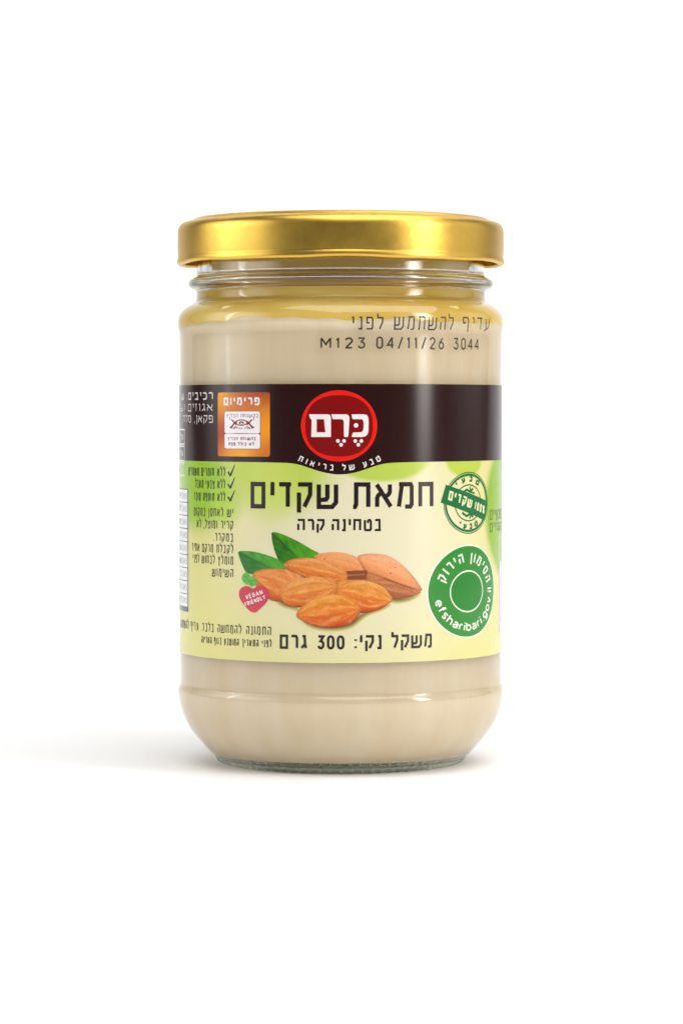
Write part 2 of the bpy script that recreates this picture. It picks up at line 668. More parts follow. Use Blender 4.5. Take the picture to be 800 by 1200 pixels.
nt.links.new(bp.outputs[0], p.inputs['Normal'])

OUT = [(0, 888), (60, 888), (108, 888.5), (120, 890.4), (127, 892), (133, 892.2), (138, 891.2), (142, 888.6), (147, 885), (153, 880),
       (160, 872), (170, 861), (177.8, 850), (184, 838), (188, 826), (190.0, 816), (190.7, 810), (190.5, 805.5), (189.2, 802), (187.9, 800), (187.8, 794),
       (187.8, 700), (187.8, 560), (187.8, 430), (187.9, 398), (188.6, 390), (190, 384), (190.3, 378), (188.8, 370), (183, 362.5), (176, 358.2), (171, 356),
       (168.8, 353), (168.4, 348), (168.5, 342), (170.5, 340.4), (175, 338.6), (177.6, 335), (177.6, 331), (175, 328), (170, 326.5),
       (168.2, 323.5), (168, 316), (168, 300), (168, 276), (166, 269), (160, 266.5)]
INN = [(155, 269), (154, 276), (154, 300), (154, 335), (154.5, 348), (158, 356), (167, 362), (174.5, 369), (178, 379), (178.8, 390), (178.8, 430),
       (178.8, 560), (178.8, 700), (178.8, 800), (178, 818), (173, 837), (164, 855), (153, 869), (142, 878.8), (128, 883.4), (110, 884.6), (60, 884.8), (0, 884.8)]
NB = 76


def knurl(r, z, th):
    # moulded stipple round the foot
    if z < 2.0 and r > 25.4:
        k = max(0.0, 1 - abs(z - 0.65) / 0.9)
        b = max(0.0, math.cos(NB * th)) ** 1.5
        r = r + 0.85 * k * (b - 0.30)
        z = max(0, z - 0.22 * k * b)
    return r, z


po, pi_ = prof(OUT), prof(INN)
m_stip = m_glass.copy()
m_stip.name = 'stippled_foot_glass'
ps = m_stip.node_tree.nodes['Principled BSDF']
ps.inputs['Roughness'].default_value = 0.16
ps.inputs['Base Color'].default_value = (0.84, 0.93, 0.84, 1)
ps.inputs['Transmission Weight'].default_value = 0.68
gb = revolve('glass_body', po + pi_, NB * 8, m_glass, jar, mod=knurl)
gb.data.materials.append(m_stip)
for f in gb.data.polygons:
    c = f.center / MM
    if c.z < 1.35 and math.hypot(c.x, c.y) > 25.6 and f.normal.x * c.x + f.normal.y * c.y > -0.5 * 28:
        f.material_index = 1


def r_out(z):
    best = R_LABEL
    for (r0, z0), (r1, z1) in zip(po, po[1:]):
        if r0 > 30 and min(z0, z1) <= z <= max(z0, z1) and abs(z1 - z0) > 1e-9:
            best = r0 + (r1 - r0) * (z - z0) / (z1 - z0)
    return best


# almond butter ------------------------------------------------------
m_paste, nt, p = nmat('almond_paste')
p.inputs['Roughness'].default_value = 0.45
tc = nt.nodes.new('ShaderNodeTexCoord')
mp = nt.nodes.new('ShaderNodeMapping')
mp.inputs['Scale'].default_value = (1, 1, 0.12)
nt.links.new(tc.outputs['Object'], mp.inputs['Vector'])
nz = nt.nodes.new('ShaderNodeTexNoise')
nz.inputs['Scale'].default_value = 130
nz.inputs['Detail'].default_value = 4
nt.links.new(mp.outputs[0], nz.inputs['Vector'])
cr = nt.nodes.new('ShaderNodeValToRGB')
cr.color_ramp.elements[0].position = 0.3
cr.color_ramp.elements[0].color = (0.895, 0.715, 0.47, 1)
cr.color_ramp.elements[1].position = 0.75
cr.color_ramp.elements[1].color = (0.98, 0.84, 0.635, 1)
nt.links.new(nz.outputs['Fac'], cr.inputs['Fac'])
nt.links.new(cr.outputs['Color'], p.inputs['Base Color'])


def surf_y(th):
    """photo row (on the axis) where the butter ends and the oil begins"""
    c = (1 - math.cos(th)) / 2
    w = 1.3 * math.sin(3 * th + 0.6) + 0.9 * math.sin(7 * th + 2.0) + 0.5 * math.sin(13 * th)
    return 378.5 + 13.0 * c + w * 1.2 + 0.7 * math.sin(23 * th + 1.3 * math.sin(5 * th))


def inner_r(z, grow):
    best = 178.8 * PXMM
    for (r0, z0), (r1, z1) in zip(pi_, pi_[1:]):
        if min(z0, z1) <= z <= max(z0, z1) and abs(z1 - z0) > 1e-9:
            best = r0 + (r1 - r0) * (z - z0) / (z1 - z0)
            break
    return best + grow


def vessel_fill(name, z0, z1, grow, mat, topfun=None, seg=192):
    """solid that fills the inside of the glass between two heights"""
    bm = bmesh.new()
    zs = [z0 + (z1 - z0) * i / 60 for i in range(61)]
    rings = []
    for k, z in enumerate(zs):
        ring = []
        for i in range(seg):
            th = 2 * PI * i / seg
            zz = z
            if topfun:
                zz = z0 + (topfun(th) - z0) * k / 60
            r = inner_r(zz, grow(zz) if callable(grow) else grow)
            ring.append(bm.verts.new((r * math.sin(th) * MM, -r * math.cos(th) * MM, zz * MM)))
        rings.append(ring)
    for a, b in zip(rings, rings[1:]):
        for i in range(seg):
            j = (i + 1) % seg
            bm.faces.new((a[i], a[j], b[j], b[i]))
    for ring, s in ((rings[0], -1), (rings[-1], 1)):
        zc = sum(v.co.z for v in ring) / seg
        c = bm.verts.new((0, 0, zc))
        for i in range(seg):
            j = (i + 1) % seg
            bm.faces.new((ring[i], ring[j], c) if s > 0 else (ring[j], ring[i], c))
    bmesh.ops.recalc_face_normals(bm, faces=bm.faces[:])
    me = bpy.data.meshes.new(name)
    bm.to_mesh(me)
    bm.free()
    o = link(name, me, mat, jar, smooth=True)
    return o


vessel_fill('almond_butter', (Y_BASE - 884.6) * PXMM, 0, 0.10, m_paste, topfun=lambda th: (Y_BASE - surf_y(th)) * PXMM)

m_oil, nt, p = nmat('almond_oil')
p.inputs['Roughness'].default_value = 0.35
tc = nt.nodes.new('ShaderNodeTexCoord')
sp = nt.nodes.new('ShaderNodeSeparateXYZ')
nt.links.new(tc.outputs['Object'], sp.inputs[0])
nz = nt.nodes.new('ShaderNodeTexNoise')
nz.inputs['Scale'].default_value = 55
nz.inputs['Detail'].default_value = 4
mp = nt.nodes.new('ShaderNodeMapping')
mp.inputs['Scale'].default_value = (1, 1, 3.0)
nt.links.new(tc.outputs['Object'], mp.inputs['Vector'])
nt.links.new(mp.outputs[0], nz.inputs['Vector'])
cr = nt.nodes.new('ShaderNodeValToRGB')
cr.color_ramp.elements[0].position = 0.33
cr.color_ramp.elements[0].color = (0.84, 0.53, 0.06, 1)
cr.color_ramp.elements[1].position = 0.72
cr.color_ramp.elements[1].color = (0.94, 0.70, 0.19, 1)
nt.links.new(nz.outputs['Fac'], cr.inputs['Fac'])
# thin smear of butter and oil higher up in the neck
mr = nt.nodes.new('ShaderNodeMapRange')
mr.interpolation_type = 'SMOOTHSTEP'
mr.inputs['From Min'].default_value = (Y_BASE - 345) * PXMM * MM
mr.inputs['From Max'].default_value = (Y_BASE - 330) * PXMM * MM
nt.links.new(sp.outputs[2], mr.inputs['Value'])
res = over(nt, cr.outputs['Color'], (0.74, 0.49, 0.14, 1), mr.outputs[0])
nt.links.new(res, p.inputs['Base Color'])
def film(z):
    # smeared butter that stands off the glass inside the threads
    return -0.9


oil = vessel_fill('oil_layer', (Y_BASE - 400) * PXMM, (Y_BASE - 340.5) * PXMM, 0.04, m_oil)
ring_ = vessel_fill('residue', (Y_BASE - 322.8) * PXMM, (Y_BASE - 290) * PXMM, film, m_oil)
bm = bmesh.new()
bm.from_mesh(oil.data)
bm.from_mesh(ring_.data)
bm.to_mesh(oil.data)
bm.free()
for f in oil.data.polygons:
    f.use_smooth = True
bpy.data.objects.remove(ring_, do_unlink=True)

# lid ----------------------------------------------------------------
m_gold, nt, p = nmat('gold_lacquered_tin')
p.inputs['Metallic'].default_value = 1.0
p.inputs['Roughness'].default_value = 0.29
tc = nt.nodes.new('ShaderNodeTexCoord')
nz = nt.nodes.new('ShaderNodeTexNoise')
nz.inputs['Scale'].default_value = 900
nz.inputs['Detail'].default_value = 3
nt.links.new(tc.outputs['Object'], nz.inputs['Vector'])
cr = nt.nodes.new('ShaderNodeValToRGB')
cr.color_ramp.elements[0].color = (0.70, 0.44, 0.07, 1)
cr.color_ramp.elements[1].color = (0.78, 0.50, 0.105, 1)
nt.links.new(nz.outputs['Fac'], cr.inputs['Fac'])
nt.links.new(cr.outputs['Color'], p.inputs['Base Color'])
bp = nt.nodes.new('ShaderNodeBump')
bp.inputs['Strength'].default_value = 0.18
bp.inputs['Distance'].default_value = 0.0001
nt.links.new(nz.outputs['Fac'], bp.inputs['Height'])
nt.links.new(bp.outputs[0], p.inputs['Normal'])
nz2 = nt.nodes.new('ShaderNodeTexNoise')
nz2.inputs['Scale'].default_value = 70
nz2.inputs['Detail'].default_value = 6
nz2.inputs['Roughness'].default_value = 0.65
nt.links.new(tc.outputs['Object'], nz2.inputs['Vector'])
mr = nt.nodes.new('ShaderNodeMapRange')
mr.inputs['From Min'].default_value = 0.3
mr.inputs['From Max'].default_value = 0.7
mr.inputs['To Min'].default_value = 0.30
mr.inputs['To Max'].default_value = 0.40
nt.links.new(nz2.outputs['Fac'], mr.inputs['Value'])
nt.links.new(mr.outputs[0], p.inputs['Roughness'])
LID = [(0, 260.5), (80, 260.5), (140, 260.5), (158, 260), (164, 258.2), (168, 257.6), (171.5, 258.4), (174, 260.8), (175.8, 262.2), (178.5, 262.2),
       (182, 262.4), (186, 264.2), (188.8, 268), (190, 273), (190, 280), (190, 290), (189.8, 300), (189.6, 303), (190.3, 305), (190.8, 307.6), (190.2, 310.4),
       (187.6, 312), (184.4, 311.2), (183.4, 308.4), (185, 305.6), (187.3, 302), (187.5, 290), (187.5, 275), (182, 266.5), (160, 264.5), (80, 264), (0, 264)]


def lugs(r, z, th):
    k = min(1.0, max(0.0, ((Y_BASE - 298) * PXMM - z) / 1.6)) if r > 36 else 0
    w = max(0.0, math.cos(6 * (th - 0.04)))
    return r, z + 0.30 * k * (w - 0.4)


revolve('lid', prof(LID), 360, m_gold, jar, mod=lugs)

# ------------------------------------------------------------------ label
m_label, nt, p = nmat('label_paper')
p.inputs['Specular IOR Level'].default_value = 0.72
p.inputs['Roughness'].default_value = PRINT_ROUGH
u, v, uvo = uv_mm(nt)
nz = nt.nodes.new('ShaderNodeTexNoise')
nz.inputs['Scale'].default_value = 9
nz.inputs['Detail'].default_value = 2
nt.links.new(uvo, nz.inputs['Vector'])
cream = lin(226, 218, 184)
yel = lin(218, 211, 132)
c0 = P(415, 640)
b = blob(nt, u, v, c0[0] + 1, c0[1] + 1, 30, 26, 0.62)
base = over(nt, yel, cream, b)
leafy = lin(168, 198, 40)
pale = lin(206, 216, 110)


def leafpatch(res, x, y, ru, rv, soft, colour, k, rot=0.0):
    cu, cv = P(x, y)
    return over(nt, res, colour, blob(nt, u, v, cu, cv, ru, rv, soft, rot), k)


res = base
res = leafpatch(res, 222, 556, 18.5, 11.5, 0.30, lin(144, 188, 30), .95, -0.25)   # bright leaf, left
res = leafpatch(res, 262, 592, 4.5, 4.0, 0.7, lin(172, 205, 60), 0.8)
res = leafpatch(res, 322, 548, 12.5, 9.5, 0.45, lin(178, 202, 60), 0.9)
res = leafpatch(res, 318, 572, 5.5, 7.5, 0.75, pale, 0.6)
res = leafpatch(res, 452, 541, 10.5, 4.4, 0.14, lin(174, 198, 48), .88, 0.05)        # under the band
res = leafpatch(res, 545, 541, 6.2, 3.4, 0.14, lin(174, 196, 48), .88)
res = leafpatch(res, 588, 594, 17.0, 16.5, 0.10, lin(138, 178, 20), 1.0, 0.22)       # leaf at the right edge
sn = nt.nodes.new('ShaderNodeTexNoise')
sn.inputs['Scale'].default_value = 500
nt.links.new(uvo, sn.inputs['Vector'])
nt.links.new(res, p.inputs['Base Color'])

V_TOP = P(398, 449.5)[1]
V_BOT = P(398, 777)[1]
U_END = R_LABEL * 2.75
F = Flat()
F.poly([(-U_END, V_BOT), (U_END, V_BOT), (U_END, V_TOP), (-U_END, V_TOP)])
label = F.build('label', m_label, jar, base=0.09, skirt=0.085)

# brown band ---------------------------------------------------------
m_brown = ink('brown_ink', (40, 12, 12), rough=0.17)
F = Flat()
vb = P(250, 540)[1]
dip = []
for x, y in [(300, 541.5), (325, 542.0), (340, 542.6), (350, 544.2), (360, 547.4), (370, 551), (380, 553.8), (390, 555.6), (398, 556), (408, 555.4), (418, 553.2), (428, 550), (438, 546.5), (446, 544), (455, 542.5), (475, 541.6), (500, 541.2)]:
    dip.append(P(x, y))
dip = chaikin(dip, 1)
F.poly([(-U_END, V_TOP - 0.05), (-U_END, vb)] + dip + [(unproj(560, 540)[0], P(560, 540)[1]), (U_END, P(560, 540)[1]), (U_END, V_TOP - 0.05)])
F.build('brown_band', m_brown, label, base=0.106)
L0 = 0.122

# brand badge ---------------------------------------------------------
m_red = ink('bright_red_ink', (232, 28, 14))
m_dred = ink('deep_red_ink', (128, 4, 8))
m_white = ink('white_ink', (240, 230, 228))
m_dark = ink('dark_brown_ink', (26, 9, 7), rough=0.24)
C2 = crop(340, 450, 6.667)
F = Flat()
cu, cv = C2(381, 327)
ru = (C2(678, 327)[0] - C2(85, 327)[0]) / 2
rv = (C2(381, 48)[1] - C2(381, 605)[1]) / 2
F.poly(ell(cu, cv, ru + .10, rv + .10), 3, 0)
F.poly(ell(cu, cv, ru, rv), 0, 1)
F.poly(ell(cu, cv, ru * .885, rv * .86, e=2.35), 1, 2)


def cpoly(F, C, pts, mi, layer, holes=(), sm=0):
    a = [C(*q) for q in pts]
    if sm:
        a = smooth_loop(a, sm)
    F.poly(a, mi, layer, [[C(*q) for q in h] for h in holes])


cpoly(F, C2, [(148, 237), (296, 237), (310, 243), (318, 262), (318, 414), (165, 414), (169, 285), (166, 275), (157, 270)], 2, 3, holes=[[(207, 275), (264, 275), (275, 378), (207, 378)]])
cpoly(F, C2, [(322, 237), (436, 237), (452, 243), (462, 260), (460, 300), (453, 405), (446, 414), (424, 414), (419, 405), (418, 292), (412, 280), (402, 275), (337, 275), (330, 270)], 2, 3)
cpoly(F, C2, [(478, 237), (575, 237), (597, 243), (608, 260), (611, 300), (609, 370), (600, 396), (584, 409), (560, 414), (478, 414), (482, 398), (490, 379), (552, 377), (565, 368), (571, 345), (572, 305), (567, 283), (558, 275), (490, 275), (484, 268)], 2, 3)
for x, y, r in [(513, 323, 17), (372, 445, 14), (420, 445, 14), (397, 475, 14), (507, 445, 14), (554, 445, 14), (531, 475, 14)]:
    a, b_ = C2(x, y)
    F.poly(ell(a, b_, r / 6.667 * .2 * .97, r / 6.667 * .2 * .97, 20), 2, 3)
F.build('brand_badge', [m_red, m_dred, m_white, m_brown], label, base=L0)

# tagline on its arc --------------------------------------------------
F = Flat()
ctr = P(397.5, 443.5)
rad = ctr[1] - P(397.5, 547.8)[1] + 0.75
half = 0.475


def on_arc(cu, cv, rad, up=1):
    """letters set along a circle below its centre, feet outwards"""
    def xf(p, xm):
        a = xm / rad
        du, dv = p[0] - xm, p[1]
        bx, by = math.sin(a) * rad, -math.cos(a) * rad
        c, s = math.cos(a), math.sin(a)
        return (cu + bx + du * c - dv * s, cv + by + du * s + dv * c)
    return xf


def over_arc(cu, cv, rad):
    """letters set along a circle above its centre, heads outwards"""
    def xf(p, xm):
        a = xm / rad
        du, dv = p[0] - xm, p[1]
        c, s = math.cos(a), math.sin(a)
        return (cu + (rad + dv) * s + du * c, cv + (rad + dv) * c - du * s)
    return xf


line(F, 'טבע של בריאות', -rad * half, rad * half, 0, 1.30, .24, gap=.52, space=.25, xf=on_arc(ctr[0], ctr[1], rad))
F.build('tagline', m_white, label, base=L0)

# premium sticker -------------------------------------------------------
m_sticker, nt, p = nmat('orange_foil')
p.inputs['Roughness'].default_value = 0.25
u, v, uvo = uv_mm(nt)
s0, s1 = P(255.8, 497), P(316.5, 497)
sv0, sv1 = P(290, 535)[1], P(290, 459.7)[1]
res = lin(186, 80, 18)
sw, sh = s1[0] - s0[0], sv1 - sv0
for fx, fy, ru_, rv_, colr, k in [(.06, .95, .34, .40, (236, 158, 14), 1), (.95, .98, .55, .40, (158, 46, 16), 1), (.98, .42, .34, .36, (236, 148, 8), 1), (.02, .30, .3, .30, (172, 66, 16), 1),
                                  (.5, .03, .36, .2, (238, 160, 30), 1), (.98, .0, .25, .2, (202, 104, 34), .9), (.5, .75, .25, .2, (214, 116, 36), .7)]:
    res = over(nt, res, lin(*colr), blob(nt, u, v, s0[0] + fx * sw, sv0 + fy * sh, ru_ * sw, rv_ * sh, 0.95), k)
nt.links.new(res, p.inputs['Base Color'])
m_maroon = ink('maroon_ink', (124, 26, 34))
m_panel = ink('sticker_panel', (240, 232, 234))
F = Flat()
F.poly(rrect(s0[0], sv0, s1[0], sv1, .55), 0, 0)
C1 = crop(250, 450, 10.0)
pu0, pu1 = C1(138, 540)[0], C1(550, 540)[0]
pt, pm, pb = C1(340, 322)[1], C1(340, 580)[1], C1(340, 758)[1]
F.poly(rrect(pu0 - .1, pb - .1, pu1 + .1, pt + .1, .5), 2, 1)
F.poly(rrect(pu0, pm + .05, pu1, pt, .45), 1, 2)
F.poly(rrect(pu0, pb, pu1, pm - .05, .45), 1, 2)


def C1line(s, x0, x1, yt, yb, t, mi, layer, **kw):
    line(F, s, C1(x0, yb)[0], C1(x1, yb)[0], C1(340, yb)[1], C1(340, yt)[1] - C1(340, yb)[1], t, mi, layer, **kw)


C1line('פרימיום', 128, 545, 158, 250, .40, 1, 1)
C1line('בהשגחת הבד״ץ', 160, 530, 352, 392, .13, 2, 3)
C1line('העדה החרדית', 245, 440, 510, 532, .11, 2, 3)
C1line('בהשגחת הבד״ץ', 175, 500, 622, 660, .17, 2, 3)
C1line('לא כולל פסח', 185, 480, 685, 725, .19, 2, 3)
# the crest: an eye-shaped wreath with crossed sprays
ec = C1(335, 455)
F.poly(ell(ec[0], ec[1] + .05, 1.75, .72, 40), 2, 3)
F.poly(ell(ec[0], ec[1] + .05, 1.35, .47, 40), 1, 4)
F.poly(ell(ec[0], ec[1] + .0, .75, .36, 30), 2, 5)
F.poly(ell(ec[0] + .02, ec[1] - .12, .26, .17, 20), 1, 6)
for s in (-1, 1):
    q = []
    q += stroke([(ec[0] + s * 1.55, ec[1] + .35), (ec[0] + s * 2.2, ec[1] - .2), (ec[0] + s * 3.1, ec[1] - 1.25)], .42)
    q += stroke([(ec[0] + s * 1.5, ec[1] - .45), (ec[0] + s * 2.2, ec[1] + .15), (ec[0] + s * 2.9, ec[1] + .75)], .36)
    q += stroke([(ec[0] + s * 2.75, ec[1] - .65), (ec[0] + s * 3.35, ec[1] - 1.05), (ec[0] + s * 3.45, ec[1] - .9)], .22)
    q += stroke([(ec[0] + s * 1.2, ec[1] - .85), (ec[0] + s * 1.9, ec[1] - .95), (ec[0] + s * 2.5, ec[1] - 1.35)], .2)
    q += stroke([(ec[0] + s * 3.3, ec[1] + 1.35), (ec[0] + s * 3.45, ec[1] + .9), (ec[0] + s * 3.2, ec[1] + .6)], .16)
    F.union(q, 2, 3)
F.union(stroke([(C1(245, 578)[0], pm), (C1(415, 578)[0], pm)], .16), 2, 3)
F.build('premium_sticker', [m_sticker, m_panel, m_maroon], label, base=L0)

# ingredient text on the band ------------------------------------------------
m_gry = ink('pale_grey_ink', (214, 204, 206))
F = Flat()
uL = -R_LABEL * 1.62
for s, yt, yb, t in [('רכיבים: שומשום', 459.5, 468.5, .34), ('אגוזים ושקדים', 473, 482, .25), ('פקאן, מלח, תמצית', 486.5, 495.5, .25)]:
    x1 = P(250, (yt + yb) / 2)[0]
    v0, v1 = P(250, yb)[1], P(250, yt)[1]
    line(F, s, uL, x1, v0, v1 - v0, t)
F.build('ingredient_text', m_gry, label, base=L0)

# side table -------------------------------------------------------------------
m_tbl = ink('white_panel', (232, 232, 236))
m_rule = ink('grey_rule', (70, 74, 70))
m_blur = ink('grey_type', (120, 124, 130))
F = Flat()
ur = P(221.3, 640)[0]
vt_, vb_ = P(221, 573)[1], P(221, 712)[1]
F.poly([(ur - 22, vb_), (ur, vb_), (ur, vt_), (ur - 22, vt_)], 1, 0)
nr = 9
for i in range(nr):
    a = vt_ - (vt_ - vb_ - .2) * i / nr - .22
    c = vt_ - (vt_ - vb_ - .2) * (i + 1) / nr
    F.poly([(ur - 21.6, c), (ur - .45, c), (ur - .45, a), (ur - 21.6, a)], 0, 1)
    hh = (a - c)
    line(F, '24.5', ur - 4.6, ur - 1.0, c + hh * .25, hh * .5, .2, 2, 2, heb=False)
    line(F, ['אנרגיה', 'חלבונים', 'פחמימות', 'סוכרים', 'שומנים', 'שומן רווי', 'נתרן', 'סיבים', 'כולסטרול'][i], ur - 14, ur - 6, c + hh * .25, hh * .5, .2, 2, 2)
F.poly([(ur - 22, vb_ - 1.0), (ur, vb_ - 1.0), (ur, vb_ - .03), (ur - 22, vb_ - .03)], 1, 0)
# small frame above it
uf = P(216.8, 520)[0]
f0, f1 = P(216, 545)[1], P(216, 503.5)[1]
for a, c in ((503.5, 520.5), (523, 540), (542.5, 557)):
    va, vc = P(216, a)[1], P(216, c)[1]
    F.union(stroke([(uf - 16, vc), (uf, vc), (uf, va), (uf - 16, va)], .28), 0, 0)
    line(F, 'ערך תזונתי', uf - 14, uf - 1.4, vc + (va - vc) * .3, (va - vc) * .42, .3, 0, 0)
F.build('nutrition_table', [m_tbl, m_rule, m_blur], label, base=L0)

# claims with ticks -----------------------------------------------------------
m_olive = ink('dark_olive_ink', (48, 66, 18), rough=.26)
m_black = ink('black_ink', (28, 32, 16), rough=.26)
F = Flat()
for s, yt, yb, xl in [('ללא חומרים משמרים', 548.5, 558.5, 221.5), ('ללא צבעי מאכל', 563.0, 573, 229.5), ('ללא תוספת סוכר', 578, 588, 228)]:
    pline(F, s, xl, 264.5, yt, yb, .29, 0, 0)
    C = crop(267, yt - 3.5, 1)
    cpoly(F, C, [(0, 8.5), (1.2, 7.0), (3.1, 10.2), (8.0, 0.2), (9.0, -.4), (4.6, 12.2), (2.9, 13.6)], 1, 1)
F.build('claims_text', [m_olive, m_black], label, base=L0)

# storage advice ---------------------------------------------------------------
m_txt = ink('olive_grey_ink', (78, 76, 44), rough=.26)
F = Flat()
for s, yb, xl in [('יש לאחסן במקום', 606.2, 228), ('קריר ומוצל, לא', 620.5, 231), ('במקרר.', 635.2, 250.5), ('לקבלת מרקם אחיד', 648.8, 225.5), ('מומלץ לבחוש לפני', 662.2, 226.5), ('השימוש.', 677, 247.5)]:
    pline(F, s, xl, 273.8, yb - 10, yb, .29)
F.build('storage_text', m_txt, label, base=L0)

# legal lines -------------------------------------------------------------------
F = Flat()
pline(F, 'התמונה להמחשה בלבד. עדיף להשתמש', 212.5, 318, 734.5, 744.8, .29, ref=318)
pline(F, 'לפני התאריך המוטבע בגוף האריזה', 236.5, 318.5, 750.3, 758.8, .27, ref=318)
F.build('small_print', m_txt, label, base=L0)

# product title -------------------------------------------------------------------
F = Flat()
vt_, vb_ = P(400, 565.2)[1], P(400, 596.6)[1]
for ch, x0, x1 in [('ח', 489.7, 507.2), ('מ', 464.0, 484.2), ('א', 438.6, 460), ('ת', 411, 433.8), ('ש', 371, 396.2), ('ק', 346.8, 366), ('ד', 325, 343), ('י', 314.8, 321.8), ('ם', 294, 311.2)]:
    a, c = P(x0, 580)[0], P(x1, 580)[0]
    F.union(glyph(ch, a, vb_, c - a, vt_ - vb_, .98))
F.build('product_title', m_dark, label, base=L0)

# subtitle --------------------------------------------------------------------------
F = Flat()
vt_, vb_ = P(400, 608.2)[1], P(400, 622.6)[1]
for ch, x0, x1 in [('ב', 437.6, 446.8), ('ט', 426, 435.6), ('ח', 413.8, 423), ('י', 406.8, 411), ('נ', 399.4, 405), ('ה', 388, 397.4), ('ק', 370.4, 380.2), ('ר', 359.4, 368.2), ('ה', 347.8, 357.4)]:
    a, c = P(x0, 615)[0], P(x1, 615)[0]
    F.union(glyph(ch, a, vb_, c - a, vt_ - vb_, .50))
F.build('product_subtitle', m_dark, label, base=L0)

# net weight ------------------------------------------------------------------------
F = Flat()
pline(F, 'משקל נקי: 300 גרם', 328, 505.4, 744.4, 761.2, .57, ref=398, gap=.14, space=.36)
F.build('net_weight_text', m_dark, label, base=L0)

# almond picture ------------------------------------------------------------------------
m_pic, nt, p = nmat('printed_picture')
p.inputs['Roughness'].default_value = PRINT_ROUGH
at = nt.nodes.new('ShaderNodeAttribute')
at.attribute_name = 'Col'
nt.links.new(at.outputs['Color'], p.inputs['Base Color'])


def mixc(a, b, t):
    t = max(0.0, min(1.0, t))
    return tuple(a[i] + (b[i] - a[i]) * t for i in range(3)) + (1.0,)


def edge_dist(pts):
    def f(x, y):
        best = 1e9
        n = len(pts)
        for i in range(n):
            x1, y1 = pts[i]
            x2, y2 = pts[(i + 1) % n]
            dx, dy = x2 - x1, y2 - y1
            l = dx * dx + dy * dy
            t = 0 if l == 0 else max(0, min(1, ((x - x1) * dx + (y - y1) * dy) / l))
            best = min(best, math.hypot(x - x1 - t * dx, y - y1 - t * dy))
        return best
    return f


def pix(pts):
    return [P(*q) for q in pts]


def almond(F, pts, tip, tail, light, mid, low, layer, streak=.35, seed=0.0):
    """printed almond: grooves fan out from the tip, the lower flank is redder"""
    pl = smooth_loop(pix(pts), 1)
    a, b = P(*tip), P(*tail)
    ax = Vector((b[0] - a[0], b[1] - a[1]))
    ln = ax.length
    ax /= ln
    ay = Vector((-ax.y, ax.x))
    if ay.y < 0:
        ay = -ay
    hs = [(Vector(q) - Vector(a)).dot(ay) for q in pl]
    h0, h1 = min(hs), max(hs)
    ed = edge_dist(pl)
    cl, cm, clo = [lin(q[0] * .955, q[1] * .90, q[2] * .86) for q in (light, mid, low)]

    def fn(x, y):
        d = Vector((x - a[0], y - a[1]))
        s = d.dot(ax) / ln
        w = (d.dot(ay) - h0) / (h1 - h0)
        bow = math.sin(PI * max(0.02, min(.98, s))) * .9 + .1
        k = (w - .5) / bow
        g = math.sin(k * 17 + seed + 1.1 * math.sin(s * 5 + seed)) * .5 + math.sin(k * 37 + seed * 3 + 2 * math.sin(s * 4)) * .3
        g += noise.noise(Vector((s * 6, k * 14, seed))) * .9 + noise.noise(Vector((s * 9, k * 34, seed + 7))) * .8
        c = mixc(clo, cm, (w - .02) / .42)
        c = mixc(c, cl, (w - .40) / .5)
        c = mixc(c, lin(146, 62, 16), max(0, -g) * streak * .75)
        c = mixc(c, lin(248, 190, 116), max(0, g) * streak * .95)
        c = mixc(c, lin(120, 60, 24), max(0, noise.noise(Vector((x * 3.1, y * 3.1, seed))) - .25) * .7)
        e = ed(x, y)
        c = mixc(c, lin(112, 42, 14), max(0, 1 - e / .8) * .62 * max(0.0, 1.08 - w))
        return c
    F.shaded(pl, fn, 0, layer, step=.30)


paper = lin(229, 223, 158)


def cast(F, pts, dark, layer, depth):
    pl = smooth_loop(pix(pts), 2)
    ed = edge_dist(pl)
    F.shaded(pl, lambda x, y: mixc(paper, lin(*dark), (ed(x, y) / depth) ** .8), 0, layer, step=.35)


F = Flat()
cast(F, [(324, 697), (334, 700), (352, 712), (362, 726), (345, 716), (330, 713), (319, 703), (322, 698)], (122, 100, 24), 0, 1.1)
cast(F, [(350, 720), (365, 728), (395, 732), (416, 720), (430, 712), (444, 710), (456, 706), (460, 709), (450, 716), (432, 722), (424, 728), (414, 737), (396, 741.5), (370, 740), (354, 732)], (112, 82, 18), 0, 1.1)
cast(F, [(452, 694), (478, 698), (492, 692), (494, 697), (482, 705.5), (464, 709), (452, 706)], (120, 98, 34), 0, 1.0)
F.poly(pix([(400, 668), (432, 668), (436, 690), (395, 690)]), 2, 1)
# leaves


def leaf(F, pts, tip, tail, dark, mid, light, layer):
    pl = smooth_loop(pix(pts), 1)
    a, b = Vector(P(*tip)), Vector(P(*tail))
    ax = (b - a)
    ln = ax.length
    ax /= ln
    ay = Vector((-ax.y, ax.x))

    def fn(x, y):
        d = Vector((x, y)) - a
        s, w = d.dot(ax) / ln, d.dot(ay)
        c = mixc(lin(*mid), lin(*light), .5 + .5 * math.sin(s * 16 + abs(w) * 5) * .35 + noise.noise(Vector((x * .6, y * .6, 3))) * .5)
        if w < 0:
            c = mixc(c, lin(*dark), .55)
        c = mixc(c, lin(*dark), max(0, 1 - abs(w) / .28) * .85)
        return mixc(c, lin(*light), max(0, s - .55) * 1.1)
    F.shaded(pl, fn, 0, layer, step=.3)


